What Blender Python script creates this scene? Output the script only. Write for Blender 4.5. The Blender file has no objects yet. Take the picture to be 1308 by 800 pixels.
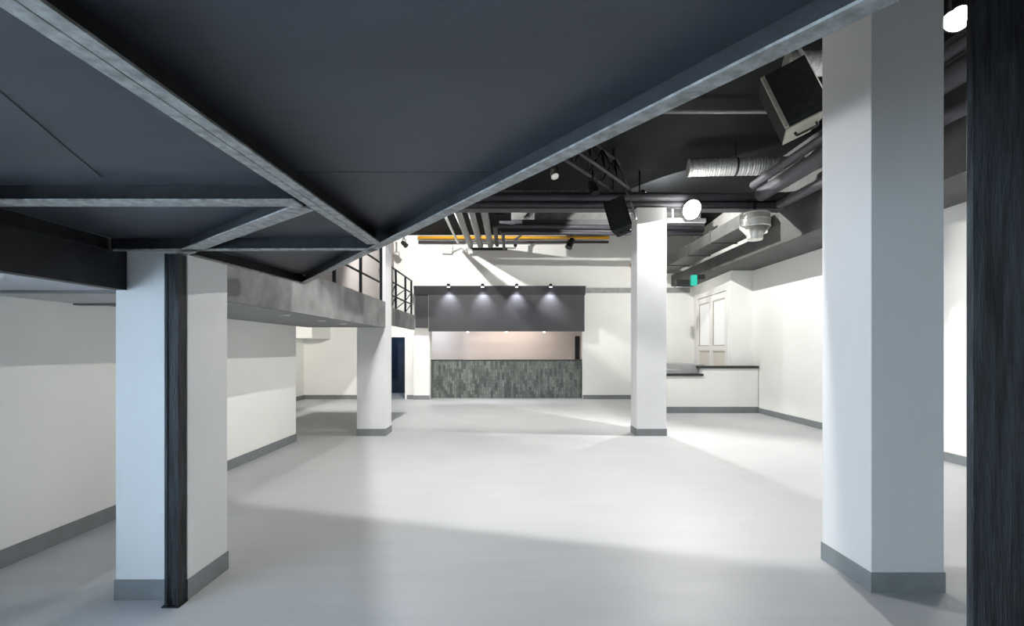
import bpy, bmesh, math, random
from mathutils import Vector, Matrix, Euler
random.seed(7)
S = bpy.context.scene
COL = S.collection
R = math.radians
EYE = 1.65

# ------------------------------------------------------------------ materials
def mat(name, col, rough=.5, metal=0., var=.0, scale=4., stretch=(1, 1, 1), bump=0., bscale=40., spec=.5, col2=None, detail=5., coat=0.):
    m = bpy.data.materials.new(name); m.use_nodes = True
    nt = m.node_tree; b = nt.nodes['Principled BSDF']
    b.inputs['Base Color'].default_value = (*col, 1)
    b.inputs['Roughness'].default_value = rough
    b.inputs['Metallic'].default_value = metal
    b.inputs['Specular IOR Level'].default_value = spec
    b.inputs['Coat Weight'].default_value = coat
    tc = nt.nodes.new('ShaderNodeTexCoord')
    mp = nt.nodes.new('ShaderNodeMapping'); mp.inputs['Scale'].default_value = stretch
    nt.links.new(tc.outputs['Object'], mp.inputs['Vector'])
    if var or col2:
        n = nt.nodes.new('ShaderNodeTexNoise'); n.inputs['Scale'].default_value = scale; n.inputs['Detail'].default_value = detail
        n.inputs['Roughness'].default_value = .6
        nt.links.new(mp.outputs[0], n.inputs['Vector'])
        r = nt.nodes.new('ShaderNodeValToRGB')
        c2 = col2 or tuple(min(1, c * (1 + var)) for c in col)
        c1 = tuple(c * (1 - var) for c in col)
        r.color_ramp.elements[0].color = (*c1, 1); r.color_ramp.elements[0].position = .35
        r.color_ramp.elements[1].color = (*c2, 1); r.color_ramp.elements[1].position = .68
        nt.links.new(n.outputs['Fac'], r.inputs[0]); nt.links.new(r.outputs[0], b.inputs['Base Color'])
    if bump:
        n2 = nt.nodes.new('ShaderNodeTexNoise'); n2.inputs['Scale'].default_value = bscale; n2.inputs['Detail'].default_value = 4
        nt.links.new(mp.outputs[0], n2.inputs['Vector'])
        bp = nt.nodes.new('ShaderNodeBump'); bp.inputs['Strength'].default_value = bump; bp.inputs['Distance'].default_value = .01
        nt.links.new(n2.outputs['Fac'], bp.inputs['Height']); nt.links.new(bp.outputs[0], b.inputs['Normal'])
    return m

def emit(name, col, s):
    m = bpy.data.materials.new(name); m.use_nodes = True
    nt = m.node_tree; b = nt.nodes['Principled BSDF']
    b.inputs['Base Color'].default_value = (*[c * .5 for c in col], 1)
    b.inputs['Emission Color'].default_value = (*col, 1); b.inputs['Emission Strength'].default_value = s
    return m

M = dict(
    white=mat('white_paint', (.87, .87, .84), .7, var=.015, scale=1.3, bump=.08, bscale=60),
    warmwhite=mat('bar_wall_paint', (.80, .74, .70), .7, var=.02, scale=1.5),
    pinkgrey=mat('upper_wall_paint', (.36, .33, .32), .75, var=.03, scale=1.2),
    column=mat('column_paint', (.77, .775, .775), .62, var=.02, scale=2, stretch=(1, 1, .4), bump=.12, bscale=30),
    black=mat('black_ceiling_paint', (.009, .010, .011), .75, spec=.1, var=.25, scale=1.5, bump=.1, bscale=25),
    panel=mat('soffit_panel_paint', (.033, .036, .044), .5, spec=.25, var=.16, scale=1.1, stretch=(.5, 2.5, 1), bump=.06, bscale=20),
    steel=mat('black_steel_paint', (.014, .0155, .018), .5, spec=.2, var=.3, scale=9, bump=.15, bscale=60),
    flange=mat('grey_steel', (.21, .21, .205), .5, var=.45, scale=22, stretch=(1, 1, 1), bump=.2, bscale=90),  # lower flanges, paler than the black webs
    pipe=mat('dark_grey_pipe_paint', (.062, .062, .074), .5, spec=.25, var=.15, scale=5),
    pipegrey=mat('grey_pipe_paint', (.30, .31, .30), .5, var=.15, scale=5),
    beam=mat('dark_beam_paint', (.055, .056, .064), .5, var=.2, scale=3, bump=.08),
    duct=mat('dark_duct_paint', (.065, .066, .064), .6, var=.25, scale=2.2, bump=.06),
    fascia=mat('grey_render', (.19, .195, .193), .75, var=.3, scale=2.4, bump=.1, bscale=30),
    under=mat('grey_underside', (.20, .21, .22), .6, var=.1, scale=2),
    palesoffit=mat('pale_grey_soffit', (.46, .47, .50), .6, var=.08, scale=3),
    skirt=mat('grey_skirting_paint', (.20, .215, .225), .5, var=.08, scale=6),
    post=mat('rough_black_paint', (.008, .010, .012), .5, spec=.22, var=.5, scale=3.2, stretch=(12, 12, .9), bump=.8, bscale=14, col2=(.045, .052, .060), detail=12),
    silver=mat('crinkled_foil', (.84, .85, .84), .4, metal=.5, var=.2, scale=18, stretch=(1, 4, 4), bump=.5, bscale=45),
    zinc=mat('galvanised_sheet', (.76, .76, .72), .32, metal=.6, var=.15, scale=9, bump=.1),
    yellow=mat('yellow_gas_pipe', (.85, .42, .02), .4, var=.05),
    speaker=mat('speaker_black', (.028, .032, .030), .85, spec=.03, var=.2, scale=20, bump=.2, bscale=200),
    speakerlit=mat('speaker_lit_grey', (.33, .32, .26), .5, var=.15, scale=12),  # light on the speaker's edge and underside, put into a pale colour
    whitegloss=mat('white_gloss', (.82, .82, .80), .35),
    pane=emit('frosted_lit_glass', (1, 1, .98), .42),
    lens_off=mat('dark_lens', (.25, .25, .26), .1, metal=.4),
    cap=mat('black_coping', (.02, .021, .022), .35, var=.2, scale=6),
    step=mat('grey_step', (.36, .37, .375), .6, var=.12, scale=5),
    bead=mat('beige_glazing_bead', (.42, .38, .33), .6),
    cream=mat('cream_door_panel', (.74, .70, .62), .5),
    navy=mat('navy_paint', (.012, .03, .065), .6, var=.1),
    canopy=mat('canopy_paint', (.031, .031, .036), .55, var=.15, scale=2.5, bump=.05),
    counter=mat('bar_worktop', (.05, .052, .05), .22, var=.2, scale=5, coat=.4),
    plastic=mat('light_grey_plastic', (.6, .6, .58), .5),
    bulb=emit('flood_bulb', (1, .97, .9), 60),
    spotbulb=emit('spot_bulb', (.95, .95, 1), 14),
    warmbulb=emit('warm_bulb', (1, .85, .7), 8),
    exitgreen=emit('exit_green', (.02, .50, .38), .6),
)
# floor: grey poured resin, faint trowel clouds
def floor_mat():
    m = bpy.data.materials.new('grey_resin_floor'); m.use_nodes = True
    nt = m.node_tree; b = nt.nodes['Principled BSDF']
    tc = nt.nodes.new('ShaderNodeTexCoord')
    def noise(scale, stretch, detail):
        mp = nt.nodes.new('ShaderNodeMapping'); mp.inputs['Scale'].default_value = stretch
        n = nt.nodes.new('ShaderNodeTexNoise'); n.inputs['Scale'].default_value = scale; n.inputs['Detail'].default_value = detail
        nt.links.new(tc.outputs['Object'], mp.inputs[0]); nt.links.new(mp.outputs[0], n.inputs['Vector']); return n
    a = noise(.9, (1, 1, 1), 6); c = noise(2.0, (.5, 3.5, 1), 8)
    mx = nt.nodes.new('ShaderNodeMath'); mx.operation = 'ADD'
    nt.links.new(a.outputs['Fac'], mx.inputs[0]); nt.links.new(c.outputs['Fac'], mx.inputs[1])
    r = nt.nodes.new('ShaderNodeValToRGB')
    r.color_ramp.elements[0].position = .7 / 2; r.color_ramp.elements[1].position = .65
    d = nt.nodes.new('ShaderNodeMath'); d.operation = 'MULTIPLY'; d.inputs[1].default_value = .5
    nt.links.new(mx.outputs[0], d.inputs[0]); nt.links.new(d.outputs[0], r.inputs[0])
    r.color_ramp.elements[0].color = (.50, .51, .52, 1); r.color_ramp.elements[1].color = (.56, .57, .575, 1)
    nt.links.new(r.outputs[0], b.inputs['Base Color'])
    r2 = nt.nodes.new('ShaderNodeMapRange'); r2.inputs['To Min'].default_value = .38; r2.inputs['To Max'].default_value = .58
    nt.links.new(c.outputs['Fac'], r2.inputs[0]); nt.links.new(r2.outputs[0], b.inputs['Roughness'])
    return m
M['floor'] = floor_mat()
def tile_mat():
    m = bpy.data.materials.new('upright_slate_tiles'); m.use_nodes = True
    nt = m.node_tree; b = nt.nodes['Principled BSDF']
    tc = nt.nodes.new('ShaderNodeTexCoord'); mp = nt.nodes.new('ShaderNodeMapping')
    mp.inputs['Rotation'].default_value = (R(90), R(90), 0)      # rows run upright on the bar front
    br = nt.nodes.new('ShaderNodeTexBrick')
    br.inputs['Scale'].default_value = 1.0; br.inputs['Brick Width'].default_value = .24; br.inputs['Row Height'].default_value = .075
    br.inputs['Mortar Size'].default_value = .0035; br.inputs['Mortar Smooth'].default_value = .2
    br.inputs['Color1'].default_value = (.068, .080, .074, 1); br.inputs['Color2'].default_value = (.185, .21, .195, 1)
    br.inputs['Mortar'].default_value = (.035, .038, .037, 1)
    # swap so bricks stand upright: u = z, v = x
    sx = nt.nodes.new('ShaderNodeSeparateXYZ'); cx = nt.nodes.new('ShaderNodeCombineXYZ')
    nt.links.new(tc.outputs['Object'], sx.inputs[0]); nt.links.new(sx.outputs['Z'], cx.inputs['X']); nt.links.new(sx.outputs['X'], cx.inputs['Y'])
    nt.links.new(cx.outputs[0], br.inputs['Vector'])
    n = nt.nodes.new('ShaderNodeTexNoise'); n.inputs['Scale'].default_value = 14; n.inputs['Detail'].default_value = 6
    nt.links.new(tc.outputs['Object'], n.inputs['Vector'])
    mx = nt.nodes.new('ShaderNodeMixRGB'); mx.blend_type = 'OVERLAY'; mx.inputs[0].default_value = .55
    nt.links.new(br.outputs['Color'], mx.inputs[1]); nt.links.new(n.outputs['Fac'], mx.inputs[2])
    nt.links.new(mx.outputs[0], b.inputs['Base Color'])
    b.inputs['Roughness'].default_value = .33
    bp = nt.nodes.new('ShaderNodeBump'); bp.inputs['Strength'].default_value = .5; bp.inputs['Distance'].default_value = .004
    nt.links.new(br.outputs['Fac'], bp.inputs['Height']); bp.invert = True
    nt.links.new(bp.outputs[0], b.inputs['Normal'])
    return m
M['tile'] = tile_mat()
def glass_mat():
    m = bpy.data.materials.new('window_glass'); m.use_nodes = True
    b = m.node_tree.nodes['Principled BSDF']
    b.inputs['Transmission Weight'].default_value = 1; b.inputs['Roughness'].default_value = 0; b.inputs['IOR'].default_value = 1.05
    return m
M['glass'] = glass_mat()

# ------------------------------------------------------------------ mesh builder
class MB:
    def __init__(s): s.bm = bmesh.new()
    def box(s, x0, x1, y0, y1, z0, z1, bev=0.):
        t = bmesh.new(); bmesh.ops.create_cube(t, size=1)
        for v in t.verts:
            v.co = Vector(((x0 + x1) / 2 + v.co.x * (x1 - x0), (y0 + y1) / 2 + v.co.y * (y1 - y0), (z0 + z1) / 2 + v.co.z * (z1 - z0)))
        if bev: bmesh.ops.bevel(t, geom=t.edges[:], offset=bev, segments=2, affect='EDGES', profile=.5)
        s._add(t); return s
    def _add(s, t, mx=None):
        me = bpy.data.meshes.new('t')
        if mx: bmesh.ops.transform(t, matrix=mx, verts=t.verts)
        bmesh.ops.recalc_face_normals(t, faces=t.faces)
        t.to_mesh(me); t.free(); s.bm.from_mesh(me); bpy.data.meshes.remove(me)
    def prism(s, pts, z0, z1):
        """a plan polygon pulled from z0 to z1"""
        t = bmesh.new()
        a = [t.verts.new((x, y, z0)) for x, y in pts]; b = [t.verts.new((x, y, z1)) for x, y in pts]
        t.faces.new(a); t.faces.new(b); n = len(pts)
        for i in range(n): t.faces.new((a[i], a[(i + 1) % n], b[(i + 1) % n], b[i]))
        s._add(t); return s
    def prof_x(s, pts, x0, x1):
        """a (y,z) outline pulled along x"""
        t = bmesh.new()
        a = [t.verts.new((x0, y, z)) for y, z in pts]; b = [t.verts.new((x1, y, z)) for y, z in pts]
        t.faces.new(a); t.faces.new(b); n = len(pts)
        for i in range(n): t.faces.new((a[i], a[(i + 1) % n], b[(i + 1) % n], b[i]))
        s._add(t); return s
    def bar(s, p, q, w, h):
        """a straight rectangular bar from p to q, w wide, h tall, its centre line on p-q"""
        p, q = Vector(p), Vector(q); d = q - p; L = d.length
        t = bmesh.new(); bmesh.ops.create_cube(t, size=1)
        for v in t.verts: v.co = Vector((v.co.x * w, v.co.y * L, v.co.z * h))
        d.normalize(); up = Vector((0, 0, 1)) if abs(d.z) < .95 else Vector((0, 1, 0))
        sx = d.cross(up).normalized(); sz = sx.cross(d)
        mx = Matrix((sx, d, sz)).transposed().to_4x4(); mx.translation = (p + q) / 2
        s._add(t, mx); return s
    def lathe(s, prof, p=(0, 0, 0), d=(0, 0, 1), n=24, smooth=True):
        """rings (radius, distance) turned about the axis d through p"""
        d = Vector(d).normalized(); q = Vector((0, 0, 1)).rotation_difference(d).to_matrix().to_4x4(); q.translation = Vector(p)
        t = bmesh.new(); rings = []
        for r, h in prof:
            rings.append([t.verts.new((r * math.cos(2 * math.pi * k / n), r * math.sin(2 * math.pi * k / n), h)) for k in range(n)])
        for a, b in zip(rings, rings[1:]):
            for k in range(n):
                f = t.faces.new((a[k], a[(k + 1) % n], b[(k + 1) % n], b[k])); f.smooth = smooth
        for rg in (rings[0], rings[-1]): t.faces.new(rg)
        s._add(t, q); return s
    def tube(s, pts, r, n=14):
        """a round pipe through the points, with swept bends"""
        pts = [Vector(p) for p in pts]
        P = [pts[0]]
        for i in range(1, len(pts) - 1):
            a, b, c = pts[i - 1], pts[i], pts[i + 1]
            u = (a - b).normalized() * min(r * 2.2, (a - b).length * .45); w = (c - b).normalized() * min(r * 2.2, (c - b).length * .45)
            for k in range(7):
                f = k / 6; P.append((b + u) * (1 - f) ** 2 + b * 2 * f * (1 - f) + (b + w) * f * f)
        P.append(pts[-1])
        t = bmesh.new(); rings = []
        d0 = (P[1] - P[0]).normalized(); up = Vector((0, 0, 1)) if abs(d0.z) < .9 else Vector((1, 0, 0))
        nx = d0.cross(up).normalized()
        for i, p in enumerate(P):
            d = ((P[min(i + 1, len(P) - 1)] - P[max(i - 1, 0)])).normalized()
            nx = (nx - d * nx.dot(d)).normalized(); ny = d.cross(nx)
            rings.append([t.verts.new(p + nx * r * math.cos(2 * math.pi * k / n) + ny * r * math.sin(2 * math.pi * k / n)) for k in range(n)])
        for a, b in zip(rings, rings[1:]):
            for k in range(n):
                f = t.faces.new((a[k], a[(k + 1) % n], b[(k + 1) % n], b[k])); f.smooth = True
        for rg in (rings[0], rings[-1]): t.faces.new(rg)
        s._add(t); return s
    def sphere(s, p, r):
        t = bmesh.new(); bmesh.ops.create_uvsphere(t, u_segments=24, v_segments=14, radius=r)
        for f in t.faces: f.smooth = True
        s._add(t, Matrix.Translation(Vector(p))); return s

WL = {}                                     # world place of every unrotated object
def obj(name, mb, m, parent=None, local=False):
    me = bpy.data.meshes.new(name)
    if not local:
        vs = [v.co for v in mb.bm.verts]
        lo = Vector([min(v[i] for v in vs) for i in range(3)]); hi = Vector([max(v[i] for v in vs) for i in range(3)])
        c = Vector(((lo.x + hi.x) / 2, (lo.y + hi.y) / 2, lo.z))
        for v in mb.bm.verts: v.co -= c
    mb.bm.to_mesh(me); mb.bm.free()
    me.materials.append(M[m] if isinstance(m, str) else m)
    o = bpy.data.objects.new(name, me); COL.objects.link(o)
    if not local:
        o.location = c - (WL[parent.name] if parent else Vector((0, 0, 0))); WL[o.name] = c
    if parent: o.parent = parent
    return o
def tag(o, label, cat, group=None, kind=None):
    o['label'] = label; o['category'] = cat
    if group: o['group'] = group
    if kind: o['kind'] = kind
    return o
def thing(name, label, cat, loc=(0, 0, 0), rot=(0, 0, 0), group=None, kind=None):
    o = bpy.data.objects.new(name, None); COL.objects.link(o); o.empty_display_size = .1
    o.location = loc; o.rotation_euler = rot; WL[o.name] = Vector(loc)
    return tag(o, label, cat, group, kind)
def struct(name, mb, m, parent=None):
    o = obj(name, mb, m, parent)
    if not parent: o['kind'] = 'structure'
    return o
def lamp(name, kind, loc, energy, col=(1, 1, 1), aim=None, **k):
    l = bpy.data.lights.new(name, kind); l.energy = energy; l.color = col
    for a, b in k.items(): setattr(l, a, b)
    o = bpy.data.objects.new(name, l); COL.objects.link(o); o.location = loc
    if aim is not None: o.rotation_euler = Vector(aim).to_track_quat('-Z', 'Y').to_euler()
    return o

# ------------------------------------------------------------------ the room
XL, XR, YB, YF, H = -3.84, 6.40, 16.0, -3.0, 5.40
struct('floor', MB().box(-7.2, 6.7, YF - .2, 18.6, -.12, 0), 'floor')
struct('ceiling', MB().box(-7.2, 6.7, YF - .2, YB + .3, H, H + .15), 'black')
# left wall with the daylight window beside the camera, solid from there to its end
w = MB()
w.box(XL - .25, XL, YF, -1.9, 0, H).box(XL - .25, XL, 1.7, 8.69, 0, 2.5).box(XL - .25, XL, -1.9, 1.7, 0, .35).box(XL - .25, XL, -1.9, 1.7, 2.0, H)
struct('wall_left', w, 'white')
struct('wall_gallery', MB().box(XL - .25, XL, 1.7, YB, 2.5, H), 'pinkgrey')
wf = MB()
for a, b, c, d in ((-1.9, 1.7, .35, .41), (-1.9, 1.7, 1.94, 2.0), (-1.9, -1.84, .41, 1.94), (1.64, 1.7, .41, 1.94), (-.13, -.07, .41, 1.94)):
    wf.box(XL - .16, XL - .10, a, b, c, d)
wn = struct('window_1', wf, 'whitegloss')
obj('window_pane', MB().box(XL - .135, XL - .125, -1.84, 1.64, .41, 1.94), 'glass', wn)
struct('wall_left_return', MB().box(-6.8, XL - .25, 8.44, 8.69, 0, H), 'white')
struct('wall_left_far', MB().box(-7.05, -6.8, 8.69, YB, 0, H), 'white')
struct('wall_rear', MB().box(-7.05, 6.65, YF - .2, YF, 0, H), 'white')
struct('wall_right', MB().box(XR, XR + .25, YF, YB, 0, H), 'white')
# back wall: doorway on the left, bar opening in the middle
DX0, DX1, DZ = -4.45, -3.475, 2.04
BX0, BX1 = -2.63, 2.37
w = MB()
w.box(-7.05, DX0, YB, YB + .25, 0, H).box(DX0, DX1, YB, YB + .25, DZ, H).box(DX1, BX0, YB, YB + .25, 0, H)
w.box(BX0, BX1, YB, YB + .25, 2.3, H).box(BX1, 6.65, YB, YB + .25, 0, H)
struct('wall_back', w, 'white')
struct('wall_pier', MB().box(-3.17, -2.64, YB - .16, YB, 0, 2.32), 'white')
# room behind the bar
struct('wall_bar_back', MB().box(-3.1, 3.0, 17.75, 17.95, 0, 2.75), 'warmwhite')
struct('wall_bar_left', MB().box(-3.1, -2.95, YB + .25, 17.75, 0, 2.75), 'white')
struct('wall_bar_right', MB().box(2.9, 3.05, YB + .25, 17.75, 0, 2.75), 'white')
struct('ceiling_bar', MB().box(-3.1, 3.05, YB + .25, 17.95, 2.75, 2.85), 'white')
# dark lobby behind the doorway
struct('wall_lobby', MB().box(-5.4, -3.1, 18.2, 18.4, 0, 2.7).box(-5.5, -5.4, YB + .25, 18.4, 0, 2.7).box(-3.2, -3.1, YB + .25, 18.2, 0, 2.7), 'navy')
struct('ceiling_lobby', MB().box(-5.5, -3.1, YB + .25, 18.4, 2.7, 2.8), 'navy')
d = MB()
d.box(DX0 - .06, DX0, YB - .02, YB + .25, 0, DZ + .06).box(DX1, DX1 + .06, YB - .02, YB + .25, 0, DZ + .06).box(DX0, DX1, YB - .02, YB + .25, DZ, DZ + .06)
struct('door_1', d, 'whitegloss')
# narrow black doorway at the end of the bar's back wall
dd = struct('door_2', MB().box(2.36, 2.52, 17.70, 17.75, 0, 2.12, .004), 'cap')
# alcove at the far right: return wall and glazed double door
struct('wall_alcove', MB().prism([(5.82, 12.8), (XR, 12.8), (XR, YB), (6.04, YB)], 0, H), 'white')
def along(t): return 5.82 + .22 * t / 3.2, 12.8 + t           # along the alcove wall
def leaf(mb, t0, t1, z0, z1, d0, d1):
    a, b = along(t0), along(t1)
    mb.prism([(a[0] - d0, a[1]), (b[0] - d0, b[1]), (b[0] - d1, b[1]), (a[0] - d1, a[1])], z0, z1)
dm = MB()
for a, b, c, d in ((.04, .16, .95, 3.36), (2.62, 2.74, .95, 3.36), (.16, 2.62, 3.22, 3.36)): leaf(dm, a, b, c, d, 0, .08)
door = struct('door_3', dm, 'whitegloss')
for nm, (t0, t1) in (('door_leaf', (.17, 1.38)), ('door_leaf', (1.40, 2.61))):
    lm = MB()
    for a, b, c, d in ((t0, t0 + .13, .96, 3.20), (t1 - .13, t1, .96, 3.20), (t0 + .13, t1 - .13, 3.04, 3.20), (t0 + .13, t1 - .13, 1.60, 1.74), (t0 + .13, t1 - .13, .96, 1.08)): leaf(lm, a, b, c, d, 0.0, .055)
    lf = obj(nm, lm, 'whitegloss', door)
    gm = MB(); u0, u1 = t0 + .13, t1 - .13
    for a, b, c, d in ((u0, u0 + .02, 1.74, 3.04), (u1 - .02, u1, 1.74, 3.04), (u0, u1, 1.74, 1.765), (u0, u1, 3.015, 3.04), (u0, u1, 1.575, 1.60)): leaf(gm, a, b, c, d, .03, .05)
    obj('glazing_bead', gm, 'bead', lf)
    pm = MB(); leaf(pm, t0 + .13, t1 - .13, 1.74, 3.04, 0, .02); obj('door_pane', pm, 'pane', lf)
    pm = MB(); leaf(pm, t0 + .13, t1 - .13, 1.08, 1.60, 0, .03); obj('door_panel', pm, 'cream', lf)
# skirtings
BH = .135
struct('baseboard_left', MB().box(XL, XL + .018, -2.9, 8.69, 0, BH), 'skirt')
struct('baseboard_left_return', MB().box(-6.78, XL, 8.69, 8.708, 0, BH), 'skirt')
struct('baseboard_left_far', MB().box(-6.8, -6.782, 8.71, YB, 0, BH), 'skirt')
struct('baseboard_right', MB().box(XR - .018, XR, -2.9, 12.5, 0, BH), 'skirt')
struct('baseboard_back_left', MB().box(-6.8, DX0 - .06, YB - .018, YB, 0, BH), 'skirt')
struct('baseboard_back_pier', MB().box(DX1 + .06, -3.17, YB - .018, YB, 0, BH).box(-3.175, -2.635, YB - .178, YB - .16, 0, BH), 'skirt')
struct('baseboard_back_right', MB().box(BX1 + .02, 4.1, YB - .018, YB, 0, BH), 'skirt')
struct('trim_back', MB().box(2.46, 5.9, YB - .05, YB, 3.50, 3.66), 'pipegrey')
# lower, dark bulkhead along the right wall
struct('ceiling_bulkhead_right', MB().box(5.3, XR, YF, 10.0, 3.72, H).box(5.3, XR, 10.0, YB, 3.72, 4.05), 'duct')

# ------------------------------------------------------------------ columns
def column(x0, x1, y0, y1, z1, label, upper=None):
    t = thing('column', label, 'column', ((x0 + x1) / 2, (y0 + y1) / 2, 0), kind='thing')
    m = MB()
    if upper:
        m.box(x0, x1, y0, y1, 0, upper[0]); m.box(upper[1], x1, y0, y1, upper[0], z1)
    else: m.box(x0, x1, y0, y1, 0, z1, .006)
    obj('shaft', m, 'column', t)
    e = .006
    k = MB(); k.box(x0 - e, x1 + e, y0 - e, y0, 0, BH).box(x0 - e, x1 + e, y1, y1 + e, 0, BH).box(x0 - e, x0, y0, y1, 0, BH).box(x1, x1 + e, y0, y1, 0, BH)
    obj('skirting', k, 'skirt', t, )
    return t
column(2.446, 2.94, 3.29, 3.81, H, 'large white square column with grey skirting beside the black painted post')
column(2.396, 2.96, 9.20, 9.66, 4.336, 'white square column standing alone in the hall, carrying the dark cross beam')
column(-2.91, -2.37, 9.20, 9.67, H, 'white square column at the railed gallery edge with its top running past the railing', upper=(2.5, -2.50))
column(-2.595, -2.122, 3.19, 3.64, 2.34, 'short white column under the low platform with a black steel post at its corner')
t = thing('steel_post', 'slim black steel post fixed to the corner of the short white column', 'post', (-2.168, 3.14, 0))
obj('shaft', MB().box(-2.21, -2.19, 3.1, 3.18, 0.008, 2.26).box(-2.19, -2.13, 3.105, 3.12, 0.008, 2.26).box(-2.135, -2.122, 3.1, 3.18, 0.008, 2.26), 'post', t)
obj('base_plate', MB().box(-2.222, -2.112, 3.088, 3.182, 0, .008), 'steel', t)
t = thing('painted_post', 'wide black post with rough brushed paint, close by the large white column', 'post', (2.1, 2.045, 0))
obj('shaft', MB().box(1.934, 2.32, 2.03, 2.06, 0, H, .003), 'post', t)

# ------------------------------------------------------------------ railed gallery on the left
g = thing('gallery', 'grey rendered gallery floor along the left wall, open underneath', 'gallery', (-3.1, 6.5, 2.05))
obj('fascia', MB().box(-2.45, -2.37, 3.66, 9.2, 2.055, 2.545).box(-2.45, -2.37, 9.67, 12.04, 2.13, 2.485), 'fascia', g)
obj('deck', MB().box(XL + .003, -2.585, -2.9, 3.6, 2.06, 2.5).box(XL + .003, -2.452, 3.66, 9.19, 2.06, 2.5).box(-3.6, -2.452, 9.68, 12.04, 2.25, 2.48), 'under', g)
obj('soffit', MB().box(XL + .004, -2.59, -2.9, 3.6, 2.05, 2.059).box(XL + .004, -2.62, 3.6, 4.35, 2.05, 2.059), 'palesoffit', g)  # near part of the underside, paler than the deck
for y in (3.3, 4.25): obj('rib', MB().box(XL + .01, -2.52, y, y + .08, 2.035, 2.06), 'under', g)
for y in (5.77, 6.89, 7.75):
    t = thing('recessed_light', {5.77: 'small round recessed light under the gallery, nearest the short white column', 6.89: 'small round recessed light under the gallery, middle one of three', 7.75: 'small round recessed light under the gallery, closest to its far end'}[y], 'light', (-2.68, y, 2.045), group='recessed lights under the gallery')
    rg = obj('ring', MB().lathe([(.055, 0), (.06, .014), (.035, .014), (.035, .006)], (-2.68, y, 2.045)), 'plastic', t)
    obj('bulb', MB().lathe([(.034, .002), (.034, .010)], (-2.68, y, 2.045)), 'spotbulb', rg)
struct('trim_header', MB().box(-6.8, -5.93, 14.5, YB, 1.98, 2.5), 'white')
# railings
def railing(ys, z0, z1, rails, brace, label):
    x = -2.41
    t = thing('railing', label, 'railing', (x, (ys[0] + ys[-1]) / 2, z0), group='gallery railings')
    for y in ys: obj('post', MB().box(x - .02, x + .02, y - .02, y + .02, z0, z1), 'steel', t)
    for z in rails: obj('rail', MB().bar((x, ys[0] - .02, z), (x, ys[-1] + .02, z), .026, .026), 'steel', t)
    if brace:
        for a, b in zip(ys, ys[1:]):
            for zl, zh in brace: obj('brace', MB().bar((x + .0, a + .02, zl), (x, b - .02, zh), .016, .016), 'steel', t)
    return t
railing((4.2, 5.4, 6.64, 7.81, 9.04), 2.545, 3.6, (2.885, 3.25, 3.6), None, 'black metal railing on the gallery between the low platform and the white column')
railing((9.8, 10.2, 11.13, 11.8), 2.485, 3.32, (2.74, 3.02, 3.31), ((2.5, 2.74), (2.76, 3.01)), 'black metal railing with diagonal braces at the gallery end near the bar')

# ------------------------------------------------------------------ low platform overhead: steel frame and soffit panels
ZB, ZC = 2.267, 2.343
dB = Vector((.7030, -1.0)); dB.normalize(); nB = Vector((-dB.y, dB.x)) ; nB = nB if nB.x > 0 else -nB     # outward
B0 = Vector((-1.948, 4.61)); B1 = B0 + dB * 9.2
def cbar(mb, p, q, o0, o1, z0, z1, n):
    """bar between plan points p,q spanning offsets o0..o1 along n"""
    pts = [p + n * o0, q + n * o0, q + n * o1, p + n * o1]
    mb.prism([(v.x, v.y) for v in pts], z0, z1); return mb
def beam(label, p, q, width, kind='double', n=None, zt=ZC):
    p, q = Vector(p), Vector(q)
    d = (q - p).normalized(); n = n or Vector((d.y, -d.x))
    c = (p + q) / 2
    t = thing('steel_beam', label, 'beam', (c.x, c.y, ZB), group='steel beams of the low platform', kind='thing')
    if kind == 'edge':
        obj('web', cbar(MB(), p, q, -.008, 0, ZB + .007, zt + .05, n), 'steel', t)
        obj('flange', cbar(MB(), p, q, -.052, 0, ZB, ZB + .007, n), 'flange', t)
    else:
        h = width / 2
        obj('web', cbar(MB(), p, q, -.006, .006, ZB + .008, zt, n), 'steel', t)
        if kind == 'double':
            for a, b in ((-h, -.002), (.002, h)): obj('flange', cbar(MB(), p, q, a, b, ZB, ZB + .008, n), 'flange', t)
        else:
            obj('flange', cbar(MB(), p, q, -h, h, ZB, ZB + .008, n), 'flange', t)
    return t
beam('long steel edge beam with a grey underside slanting along the open edge of the platform', B0, B1, .05, 'edge', nB)
A0, A1 = Vector((-.80, 2.86)), Vector((-1.02, -2.9))
beam('steel beam with paired grey flanges running overhead from the platform tip', A0, A1, .088)
beam('slanting steel beam between the black steel post and the paired-flange beam', (-2.10, 3.12), (-.90, 2.125), .088, 'single')
beam('cross beam with a grey flange above the black panels, ending at the paired-flange beam', (-2.5, 2.06), (-.90, 2.06), .085, 'single')
beam('thin steel cross beam from the short white column to the platform tip', (-2.5, 3.045), (-.83, 3.02), .04, 'single')
beam('thin steel edge beam between the short white column and the far platform corner', (-2.10, 3.2), (-1.956, 4.60), .035, 'single')
t = thing('box_beam', 'deep black beam between the short white column and the wall side, below the platform', 'beam', (-2.54, 0, 2.035), kind='thing')
obj('shell', MB().box(-2.58, -2.505, -2.9, 3.17, 2.035, ZC), 'steel', t)
obj('top_angle', MB().box(-2.51, -2.475, -2.9, 3.02, 2.262, 2.267), 'steel', t)
def Bx(y): return B0.x + (B0.y - y) * .703
def Ax(y): return A0.x + (y - A0.y) * (A1.x - A0.x) / (A1.y - A0.y)
i = .010
def panel(label, pts):
    o = obj('soffit_panel', MB().prism(pts, ZC, ZC + .05), 'panel')
    return tag(o, label, 'panel', 'black soffit panels of the platform')
panel('largest black soffit panel overhead, between the paired-flange beam and the edge beam', [(Ax(1.897), 1.897), (Ax(-2.9), -2.9), (Bx(-2.9) - i, -2.9), (Bx(1.897) - i, 1.897)])
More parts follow.
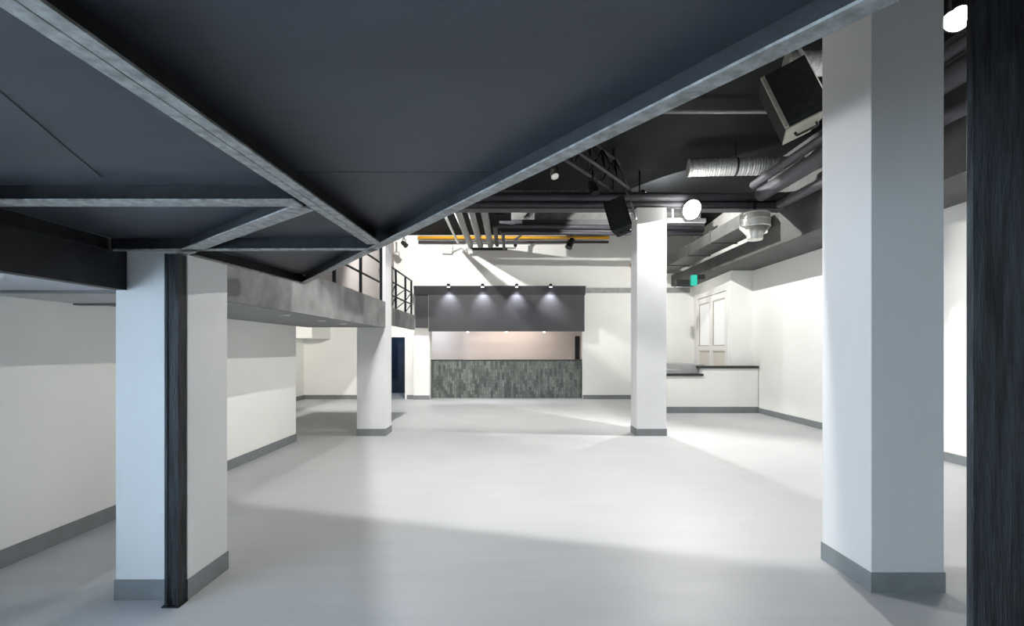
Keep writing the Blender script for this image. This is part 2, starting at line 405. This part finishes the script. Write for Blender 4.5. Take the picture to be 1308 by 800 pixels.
panel('black triangular soffit panel at the platform tip beyond the seam', [(Ax(1.903), 1.903), (Bx(1.903) - i, 1.903), (Bx(2.97) - i, 2.97)])
pw = panel('blue-black soffit panel in front of the cross beam, on the window side', [(-2.5, -2.9), (Ax(-2.9) - .004, -2.9), (Ax(2.06) - .004, 2.06), (-2.5, 2.06)])
obj('joint_strip', MB().bar((-1.30, 1.10, ZC - .001), (-1.66, 1.95, ZC - .001), .03, .004), 'panel', pw)
panel('blue-black soffit panel between the cross beam and the short white column', [(-2.5, 2.066), (-.90, 2.066), (-.90, 2.125), (-2.10, 3.12), (-2.5, 3.04)])
panel('black triangular soffit panel between slanting beam and thin cross beam', [(-2.0, 3.042), (-.894, 2.128), (Ax(2.13) - .004, 2.13), (Ax(2.98) - .004, 3.0)])
panel('small black soffit panel past the thin cross beam at the gallery side', [(-2.10, 3.05), (-.87, 3.02), (B0.x - .015, B0.y - .02)])

# ------------------------------------------------------------------ bar
t = thing('bar_counter', 'long bar counter clad in upright dark slate tiles, set into the white back wall', 'counter', (-.13, 16.2, 0))
obj('front', MB().box(-2.60, 2.34, 16.05, 16.10, .03, 1.255), 'tile', t)
obj('plinth', MB().box(-2.60, 2.34, 16.07, 16.6, 0, .03), 'plastic', t)
obj('body', MB().box(-2.60, 2.34, 16.10, 16.6, .03, 1.255), 'cap', t)
obj('worktop', MB().box(-2.62, 2.36, 16.035, 16.7, 1.255, 1.30, .006), 'counter', t)
t = thing('bar_canopy', 'black box canopy hung above the bar with small lamps along its top', 'canopy', (-.1, 15.7, 2.2))
obj('front_panel', MB().box(-2.60, 2.36, 15.46, 15.52, 2.21, 3.38), 'canopy', t)
obj('body', MB().box(-2.58, 2.34, 15.52, YB, 2.23, 3.38), 'canopy', t)
obj('side_panel', MB().box(-3.04, -2.61, 15.5, 15.56, 2.325, 3.38), 'canopy', t)
obj('cornice', MB().prof_x([(15.46, 3.375), (YB, 3.375), (YB, 3.65), (15.36, 3.65), (15.36, 3.64)], -3.07, 2.385), 'canopy', t)
obj('corner_bead', MB().box(-2.612, -2.598, 15.45, 15.47, 2.21, 3.375), 'flange', t)
def small_lamp(x, y, z, label, group, bulb, up=False):
    t = thing('canopy_lamp', label, 'lamp', (x, y, z), group=group)
    hs = obj('housing', MB().lathe([(.045, .0), (.05, .01), (.05, .09), (.02, .10)], (x, y, z), n=16), 'steel', t)
    obj('bulb', MB().lathe([(.038, -.012), (.042, -.004), (.042, .004)], (x, y, z), n=16), bulb, hs)
    if not up: obj('arm', MB().bar((x, y, z + .08), (x, 15.42, z + .08), .02, .02), 'steel', t)
upl = ('spot lamp over the bar canopy, the one next to the gallery railing', 'second lamp from the gallery on top of the bar canopy', 'third lamp from the gallery on top of the bar canopy', 'spot lamp over the bar canopy, the one nearest the lone column')
for x, l in zip((-1.945, -.875, .195, 1.265), upl):
    small_lamp(x, 15.22, 3.60, l, 'lamps on top of the bar canopy', 'spotbulb')
    lamp('canopy_spot', 'SPOT', (x, 15.22, 3.575), 120, (.9, .92, 1), (0, .42, -1), spot_size=R(86), spot_blend=.9, shadow_soft_size=.03)
for x, l in zip((-1.37, -.126, 1.08), ('small warm downlight under the bar canopy, on the gallery side', 'small warm downlight under the middle of the bar canopy', 'small warm downlight under the bar canopy, on the lone column side')):
    t = thing('downlight', l, 'light', (x, 15.6, 2.205), group='warm downlights under the bar canopy')
    rg = obj('ring', MB().lathe([(.04, .0), (.045, .02), (.02, .02)], (x, 15.58, 2.203), n=16), 'plastic', t)
    obj('bulb', MB().lathe([(.036, -.022), (.036, .0)], (x, 15.58, 2.203), n=16), 'warmbulb', rg)
    lamp('bar_spot', 'SPOT', (x, 16.5, 2.19), 3, (1, .74, .55), (0, .25, -1), spot_size=R(130), spot_blend=.8, shadow_soft_size=.03)

# ------------------------------------------------------------------ low wall and stairs at the far right
t = thing('half_wall', 'low stepped white wall with black coping and grey skirting, in front of the double door', 'wall', (4.9, 12.6, 0), kind='thing')
obj('body', MB().box(3.30, 4.93, 12.5, 12.68, 0, .955).box(4.93, XR - .02, 12.5, 12.68, 0, 1.15), 'white', t)
obj('coping', MB().box(3.28, 4.96, 12.46, 12.72, .955, 1.015, .004), 'cap', t)
obj('coping', MB().box(4.86, XR - .02, 12.46, 12.72, 1.15, 1.215, .004), 'cap', t)
obj('skirting', MB().box(3.29, XR - .02, 12.485, 12.5, 0, .16), 'skirt', t)
t = thing('staircase', 'short grey staircase behind the low stepped white wall', 'stairs', (4.6, 13.9, 0))
obj('step', MB().box(3.95, 4.5, 12.72, 14.6, 0, 1.09), 'step', t)
obj('step', MB().box(4.5, 5.1, 12.72, 14.6, 0, 1.24), 'step', t)
obj('landing', MB().box(5.1, 5.78, 12.72, 15.9, 0, .95), 'step', t)

# ------------------------------------------------------------------ overhead: beams, pipes, ducts
t = thing('cross_beam', 'dark cross beam carried by the lone column, with its lit upper face put in as a pale strip', 'beam', (1.4, 9.43, 4.336), kind='thing')
obj('bottom_flange', MB().box(-2.3, 5.28, 9.30, 9.56, 4.338, 4.36), 'beam', t)
obj('web', MB().box(-2.3, 5.28, 9.40, 9.46, 4.36, 4.64), 'beam', t)
obj('top_flange', MB().box(-2.3, 5.28, 9.30, 9.56, 4.64, 4.66), 'beam', t)
obj('strip', MB().box(-2.3, 2.4, 9.62, 9.66, 4.66, 4.80), 'flange', t)  # pale strip paints in the lit upper face of the beam
tag(obj('pipe', MB().tube([(-2.3, 9.31, 4.555), (5.25, 9.31, 4.555)], .075), 'pipe'), 'thick dark pipe running along the upper part of the cross beam', 'pipe', 'dark overhead pipes')
tag(obj('pipe', MB().tube([(-2.3, 9.32, 4.42), (5.25, 9.32, 4.42)], .055), 'pipe'), 'thinner dark pipe under the thick one along the cross beam', 'pipe', 'dark overhead pipes')
t = thing('cross_beam', 'farther dark beam near the ceiling, in front of the yellow pipe', 'beam', (1.4, 13.1, 4.78), kind='thing')
obj('shell', MB().box(-.30, 5.2, 13.0, 13.24, 4.80, 5.12), 'beam', t)
obj('lit_ceiling_panel', MB().box(-.30, 5.2, 13.26, 13.34, 5.0, H - .004), 'fascia', t)  # grey panel added in place of the lit ceiling between the beams
tag(obj('pipe', MB().tube([(-.42, 15.3, 4.93), (-.42, 12.9, 4.93), (5.1, 12.9, 4.86)], .06), 'pipe'), 'dark pipe that bends from the back wall and runs along the farther beam', 'pipe', 'dark overhead pipes')
tag(obj('pipe', MB().tube([(-.20, 15.3, 4.80), (-.20, 12.9, 4.76), (5.1, 12.9, 4.70)], .045), 'pipe'), 'lower thin dark pipe bending off beside the farther beam', 'pipe', 'dark overhead pipes')
tag(obj('pipe', MB().tube([(-3.0, 15.75, 5.27), (3.2, 15.75, 5.27)], .05), 'yellow'), 'long yellow gas pipe across the top of the back wall', 'pipe', 'yellow pipes')
tag(obj('pipe', MB().tube([(-3.0, 15.85, 5.14), (3.2, 15.85, 5.14)], .04), 'pipe'), 'thin dark pipe just below the long yellow gas pipe', 'pipe', 'dark overhead pipes')
tag(obj('pipe', MB().tube([(3.9, 15.8, 4.38), (5.28, 15.8, 4.38)], .055), 'yellow'), 'short yellow pipe end by the dark bulkhead past the lone column', 'pipe', 'yellow pipes')
ol = ('grey overhead pipe of the bank, nearest the gallery', 'second grey pipe of the bank counted from the gallery', 'third grey pipe of the bank counted from the gallery')
for (x, l) in zip((-1.27, -.95, -.63), ol):
    tag(obj('pipe', MB().tube([(x, 9.9, 4.96), (x, 15.35, 4.93)], .09), 'pipegrey'), l + ', running to the back wall', 'pipe', 'bank of grey pipes')
tag(obj('pipe', MB().tube([(-1.62, 10.2, 4.96), (-1.62, 15.0, 4.93)], .035), 'silver'), 'slim bright metal pipe beside the bank of grey pipes', 'pipe')
t = thing('pipe_tray', 'black bracket plate holding the far ends of the grey pipes', 'bracket', (-.8, 15.4, 4.8))
obj('plate', MB().box(-1.42, -.10, 15.36, 15.42, 4.78, 4.86), 'cap', t)
obj('channel', MB().box(-1.42, -.10, 15.36, 15.42, 4.99, 5.03), 'cap', t)
t = thing('duct_box', 'dark box duct hanging near the ceiling behind the bank of grey pipes', 'duct', (-.3, 12.2, 4.9))
obj('shell', MB().box(-.36, .02, 11.9, 12.5, 4.95, H - .005), 'black', t)
# pipes on the right, running away from the camera
tag(obj('pipe', MB().tube([(4.50, 2.0, 4.69), (4.50, 9.0, 4.69)], .07), 'pipe'), 'upper dark pipe running lengthwise beside the bulkhead', 'pipe', 'dark lengthwise pipes')
tag(obj('pipe', MB().tube([(4.62, 2.0, 4.50), (4.62, 8.95, 4.50)], .125), 'pipe'), 'thick dark pipe below the upper one, running lengthwise beside the bulkhead', 'pipe', 'dark lengthwise pipes')
tag(obj('pipe', MB().tube([(4.95, 2.0, 4.27), (4.95, 8.9, 4.30)], .085), 'pipe'), 'lowest dark pipe tucked closest to the bulkhead', 'pipe', 'dark lengthwise pipes')
tag(obj('pipe', MB().tube([(2.0, 7.4, 5.27), (5.25, 7.4, 5.27)], .03), 'pipegrey'), 'thin grey conduit across the ceiling behind the big speaker', 'pipe')
t = thing('air_duct', 'dark rectangular air duct running under the ceiling to the bulkhead end', 'duct', (4.9, 12.8, 4.1))
obj('shell', MB().box(4.62, 5.22, 9.75, 15.7, 4.10, 4.36), 'duct', t)
for y in (11.2, 12.7, 14.2): obj('joint', MB().box(4.60, 5.24, y, y + .04, 4.08, 4.38), 'duct', t)
# galvanised outlet under the duct
t = thing('duct_outlet', 'shiny galvanised duct outlet with a cone, hanging by the dark bulkhead', 'duct', (4.53, 9.0, 3.68))
c = (4.53, 9.0, 0)
obj('cone', MB().lathe([(.13, 3.67), (.14, 3.70), (.14, 3.76), (.255, 3.90)], c, n=28), 'zinc', t)
obj('drum', MB().lathe([(.255, 3.90), (.26, 3.91), (.26, 4.14), (.25, 4.17)], c, n=28), 'zinc', t)
for z in (3.905, 4.03, 4.135): obj('seam_ring', MB().lathe([(.262, z), (.268, z + .008), (.262, z + .016)], c, n=28), 'zinc', t)
obj('hanger', MB().tube([(4.53, 9.0, 4.16), (4.53, 9.0, 4.38)], .02), 'steel', t)
# flexible silver ducts
def flexduct(p, q, r, label, rod):
    p, q = Vector(p), Vector(q); L = (q - p).length; d = q - p
    t = thing('flexible_duct', label, 'duct', tuple((p + q) / 2), group='flexible silver ducts')
    prof = []; n = int(L / .022)
    for k in range(n + 1):
        prof.append((r * (1.0 if k % 2 else .955) * (1 + .015 * math.sin(k * 1.7)), L * k / n))
    obj('hose', MB().lathe(prof, p, d, n=28, smooth=False), 'silver', t)
    obj('end_collar', MB().lathe([(r * .97, -.03), (r * 1.04, -.02), (r * 1.04, .02), (r, .03)], p, d, n=28), 'zinc', t)
    for f in rod:
        c = p.lerp(q, f)
        obj('hanger_rod', MB().tube([c + Vector((0, 0, r)), (c.x, c.y, H)], .008, 8), 'steel', t)
        obj('strap', MB().lathe([(r * 1.03, -.012), (r * 1.05, -.01), (r * 1.05, .01), (r * 1.03, .012)], c, d, n=28), 'steel', t)
flexduct((3.30, 8.93, 4.985), (5.2, 8.66, 4.93), .16, 'crinkled silver flexible duct hanging from a rod above the bright floodlight', (.42,))
flexduct((3.32, 5.8, 5.05), (4.32, 5.65, 5.0), .14, 'crinkled silver flexible duct half hidden behind the big tilted speaker', (.6,))

# ------------------------------------------------------------------ lighting truss with lamps
A, Bp = Vector((.55, 7.15, 0)), Vector((2.13, 9.4, 0)); dT = (Bp - A).normalized(); nT = Vector((dT.y, -dT.x, 0))
t = thing('lighting_truss', 'black triangular lattice truss hanging under the dark ceiling', 'truss', tuple(A.lerp(Bp, .5) + Vector((0, 0, 4.72))))
LT = (Bp - A).length
def T(s, o, z): v = A + dT * s + nT * o; return Vector((v.x, v.y, z))
for o_, z in ((-.16, 4.74), (.16, 4.74), (0, 5.24)): obj('chord', MB().tube([T(0, o_, z), T(LT, o_, z)], .028, 10), 'steel' if z > 5 else 'pipe', t)
n = 5
for k in range(n):
    s0, s1, sm = LT * k / n, LT * (k + 1) / n, LT * (k + .5) / n
    for o_ in (-.16, .16):
        obj('brace', MB().tube([T(s0, o_, 4.74), T(sm, 0, 5.24)], .019, 8), 'steel', t)
        obj('brace', MB().tube([T(sm, 0, 5.24), T(s1, o_, 4.74)], .019, 8), 'steel', t)
for s_ in (.4, 1.4, 2.4): obj('hanger', MB().bar(T(s_, 0, 5.26), T(s_, 0, H), .05, .05), 'steel', t)
def par_can(loc, aim, top, label, r=.075, L=.22, group='stage spot lamps', m='speaker'):
    loc, aim = Vector(loc), Vector(aim).normalized()
    t = thing('stage_lamp', label, 'lamp', tuple(loc), group=group)
    cn = obj('can', MB().lathe([(r * .45, -L * .5), (r * .8, -L * .42), (r, -L * .1), (r, L * .5), (r * 1.12, L * .5), (r * 1.12, L * .54), (r * .9, L * .54)], loc, aim, n=20), m, t)
    obj('lens', MB().lathe([(r * .9, L * .46), (r * .9, L * .50)], loc, aim, n=20), 'lens_off', cn)
    top = Vector(top); side = aim.cross(Vector((0, 0, 1))).normalized() * (r * 1.25)
    up = loc + Vector((0, 0, r * 1.9))
    obj('yoke', MB().tube([loc - side, up - side, up + side, loc + side], .010, 8), 'steel', t)
    obj('clamp', MB().tube([up, top], .016, 8), 'steel', t)
    return t
par_can((.73, 8.2, 4.62), (.2, -.5, -.8), (.80, 7.9, 4.76), 'small stage lamp hanging at the near end of the truss', .06, .16, m='zinc')
par_can((1.42, 8.35, 4.43), (.25, -.35, -1), (1.42, 8.4, 4.74), 'stage lamp pointing down under the middle of the truss', .075, .24)
par_can((1.86, 15.0, 4.93), (-.45, -.3, -.9), (1.95, 15.0, 5.3), 'dark stage lamp tilted in front of the white wall above the bar canopy', .10, .34, m='pipe')
par_can((-3.2, 14.6, 4.82), (.6, -.2, -.6), (-3.2, 14.6, 5.2), 'small black lamp at the end of the yellow pipe, by the gallery column', .07, .2)
t = thing('bracket_lamp', 'black hanging bracket with a slanted arm between pipe bank and tilted lamp', 'lamp', (.17, 15.1, 4.8))
obj('arm', MB().bar((.34, 15.1, 5.2), (.17, 15.1, 5.06), .10, .05).bar((.17, 15.1, 5.09), (.15, 15.1, 4.83), .10, .05), 'pipe', t)
t = thing('batten_lamp', 'grey slanted batten lamp under the ceiling between the beams', 'lamp', (.45, 11.8, 4.9))
obj('casing', MB().bar((.36, 11.4, 4.72), (.60, 11.9, 5.10), .10, .06), 'pipegrey', t)
obj('bracket', MB().bar((.28, 11.9, 5.12), (.70, 11.9, 5.12), .06, .03), 'cap', t)
t = thing('junction_box', 'small pale grey junction box high on the white wall beside the pipe bank', 'box', (-2.05, 15.9, 4.75))
obj('body', MB().box(-2.21, -1.90, 15.82, 15.98, 4.76, 5.02, .012), 'plastic', t)
obj('lid', MB().box(-2.23, -1.88, 15.79, 15.82, 4.80, 5.04, .01), 'plastic', t)
obj('cable', MB().tube([(-1.88, 15.9, 4.85), (-1.6, 15.9, 4.98), (-1.45, 15.9, 4.82), (-1.4, 15.9, 4.86)], .02, 8), 'plastic', t)

# ------------------------------------------------------------------ loudspeakers
def speaker(loc, rot, w, d, h, label, drop, edge):
    t = thing('loudspeaker', label, 'speaker', loc, rot)
    f = .10
    pts = [(-w / 2, -d / 2), (w / 2, -d / 2), (w / 2 - f, d / 2), (-w / 2 + f * .2, d / 2)]
    obj('cabinet', MB().prism(pts, -h / 2, h / 2), 'speaker', t, True)
    obj('grille', MB().box(-w / 2 + .03, w / 2 - .02, -d / 2 - .016, -d / 2, -h / 2 + .02, h / 2 - .02, .006), 'speaker', t, True)
    obj('edge_strip', MB().box(-w / 2 - .004, -w / 2 + .028, -d / 2 - .02, -d / 2 + .01, -h / 2, h / 2, .003), edge, t, True)
    obj('base_panel', MB().prism([(x * .985, y * .985) for x, y in pts], -h / 2 - .012, -h / 2), edge, t, True)  # separate sheet, so light from below can be painted on the underside
    obj('handle', MB().tube([(-.08, 0, -h / 2 - .01), (-.08, 0, -h / 2 - .045), (.10, 0, -h / 2 - .045), (.10, 0, -h / 2 - .01)], .012, 8), 'cap', t, True)
    obj('mount', MB().tube([(w / 2, 0, -h * .30), (w / 2 + .06, 0, -h * .32), (w / 2 + .06, 0, h / 2), (w / 2 + .06 + drop[0], drop[1], h / 2 + drop[2])], .016, 8), 'zinc', t, True)
    return t
speaker((2.56, 4.42, 3.90), (0, R(-22), R(-22)), .365, .38, .52, 'big black loudspeaker hanging tilted next to the large white column', (.0, .1, .9), 'speakerlit')
speaker((1.94, 8.60, 4.00), (R(-6), R(-17), R(-25)), .37, .36, .54, 'dark loudspeaker tilted against the top of the lone column', (-.05, .2, .25), 'speaker')

# ------------------------------------------------------------------ floodlights, the lamps that light the hall, some of them unseen and added
def floodlight(loc, aim, r, label, top, tilt, power, col=(1, .985, .95), half=76, plate=None, blend=.05, door=0, off=None):
    """a lamp with a flat back reflector, and for the hall lamps an added long flap behind it to cut the light off; its light leaves tilted down by `tilt` degrees"""
    loc, aim = Vector(loc), Vector(aim).normalized()
    t = thing('floodlight', label, 'lamp', tuple(loc), group='lit floodlights')
    plate = plate or r * 1.2
    b = loc - aim * (off or r * 1.25)
    h = obj('housing', MB().lathe([(r * .35, -r * .5), (plate * .8, -r * .2), (plate, 0), (plate, .01), (plate * .96, .012)], b, aim, n=32), 'steel', t)
    obj('reflector', MB().lathe([(plate * .95, .012), (plate * .95, .016)], b, aim, n=32), 'whitegloss', h)
    obj('bulb', MB().sphere(loc - aim * r * .15, r * .8), 'bulb', h)
    bk = b - aim * (r * .5)
    obj('bracket', MB().tube([bk, bk - aim * .05, Vector((bk.x - aim.x * .05, bk.y - aim.y * .05, top))], .016, 8), 'steel', t)
    d = Vector((aim.x, aim.y, 0)).normalized() * math.cos(R(tilt)) - Vector((0, 0, math.sin(R(tilt))))
    src = loc + aim * (r * .7)
    if off: src = b + aim * .035 - Vector((0, 0, r * .85))
    if door:
        sd = Vector((aim.y, -aim.x, 0)); p = b + aim * .014
        src = p + aim * .03; src.z = loc.z - r * .9
        q = [p - sd * door, p + sd * door, p + sd * door - aim * .006, p - sd * door - aim * .006]
        obj('flap', MB().prism([(v.x, v.y) for v in q], loc.z - .42, loc.z - r * .5), 'steel', t)  # added flap, cuts the light off behind the lamp
    lamp('flood_light', 'SPOT', src, power, col, d, spot_size=R(half * 2), spot_blend=blend, shadow_soft_size=.012)
floodlight((3.316, 9.02, 4.268), (-.727, -.687, 0), .125, 'glaring round floodlight hanging from the cross beam beside the lone column', 4.5, 88, 650, half=81, plate=.19, off=.13)
floodlight((3.90, 4.20, 4.55), (-.35, -.94, 0), .085, 'glaring round floodlight high between the large white column and the black post', H, 45, 80)
floodlight((.30, 4.66, 4.05), (.29, .957, 0), .08, 'added unseen floodlight above the open edge of the platform turned towards the bar', H, 85, 370, half=64, door=.55, blend=.15)  # unseen lamp, added to brighten the hall floor past the platform
floodlight((-1.40, 6.40, 4.45), (.954, .30, 0), .08, 'floodlight above the platform tip turned towards the hall', H, 86, 340, (.97, .98, 1), half=77, door=.8)
floodlight((-1.95, 6.45, 4.45), (-.954, -.30, 0), .08, 'floodlight above the platform tip turned towards the gallery', H, 50, 60)
floodlight((-1.91, 11.30, 5.22), (.15, 1, 0), .07, 'added unseen floodlight at the ceiling by the bank of grey pipes, turned to the back wall', H, 36, 980, half=78, blend=.3)  # unseen lamp added to brighten the back wall, set by the pipe shadows
floodlight((2.85, 10.30, 4.93), (.75, .55, 0), .07, 'added unseen floodlight behind the cross beam over the lone column, turned to the far corner', H, 40, 760, half=85)  # unseen lamp, added to brighten the right wall
t = thing('lamp_rail', 'short white rail on the cross beam behind the glaring floodlight', 'rail', (3.35, 9.2, 4.1))
obj('body', MB().box(2.98, 3.75, 9.3, 9.36, 4.08, 4.16, .006), 'whitegloss', t)
for x in (3.1, 3.6): obj('hanger', MB().box(x, x + .03, 9.31, 9.34, 4.16, 4.338), 'whitegloss', t)
lamp('gallery_side_light', 'POINT', (-1.72, 6.42, 4.3), 125, (1, .98, .95), shadow_soft_size=.035)

# exit sign
t = thing('exit_sign', 'green lit exit sign box under the dark bulkhead near the double door', 'sign', (5.0, 13.2, 3.35))
obj('housing', MB().box(4.55, 5.02, 13.3, 13.42, 3.36, 3.56, .006), 'cap', t)
obj('panel', MB().box(4.93, 5.07, 13.16, 13.30, 3.38, 3.66, .006), 'exitgreen', t)
obj('bracket', MB().box(5.04, 5.34, 13.32, 13.36, 3.56, 3.70), 'cap', t)

# ------------------------------------------------------------------ daylight and hidden-away room lamps
lamp('daylight', 'AREA', (XL - .45, -.1, 1.2), 330, (.64, .82, 1), (1, .25, .20), shape='RECTANGLE', size=3.4, size_y=1.6, spread=R(120))
lamp('rear_room_lamp', 'SPOT', (-5.0, 11.0, 2.35), 420, (1, .97, .9), (.08, 1, -.12), spot_size=R(95), spot_blend=.6, shadow_soft_size=.1)
lamp('bar_room_lamp', 'AREA', (0, 17.0, 2.7), 24, (1, .84, .76), (0, .15, -1), shape='RECTANGLE', size=2.5, size_y=.3)
lamp('bar_end_lamp', 'AREA', (-2.6, 16.9, 2.6), 12, (.8, .85, 1), (0, .1, -1), size=.3)
lamp('lobby_lamp', 'POINT', (-4.0, 17.0, 2.4), 25, (.5, .75, 1), shadow_soft_size=.1)
lamp('landing_lamp', 'POINT', (4.7, 14.4, 3.0), 32, (1, .98, .92), shadow_soft_size=.35)

wd = bpy.data.worlds.new('sky'); S.world = wd; wd.use_nodes = True
wd.node_tree.nodes['Background'].inputs[0].default_value = (.55, .75, 1, 1)
wd.node_tree.nodes['Background'].inputs[1].default_value = 1.0

# ------------------------------------------------------------------ camera
cam = bpy.data.cameras.new('camera'); co = bpy.data.objects.new('camera', cam); COL.objects.link(co)
cam.sensor_width = 36; cam.lens = 620 / 1308 * 36; cam.sensor_fit = 'HORIZONTAL'
co.location = (0, 0, EYE); co.rotation_euler = (R(90), 0, 0)
cam.shift_x = (654 - 652) / 1308; cam.shift_y = (446 - 400) / 1308
cam.clip_start = .05
S.camera = co
S.view_settings.view_transform = 'Standard'; S.view_settings.look = 'None'
S.view_settings.exposure = 0; S.view_settings.gamma = 1; S.view_settings.use_curve_mapping = False
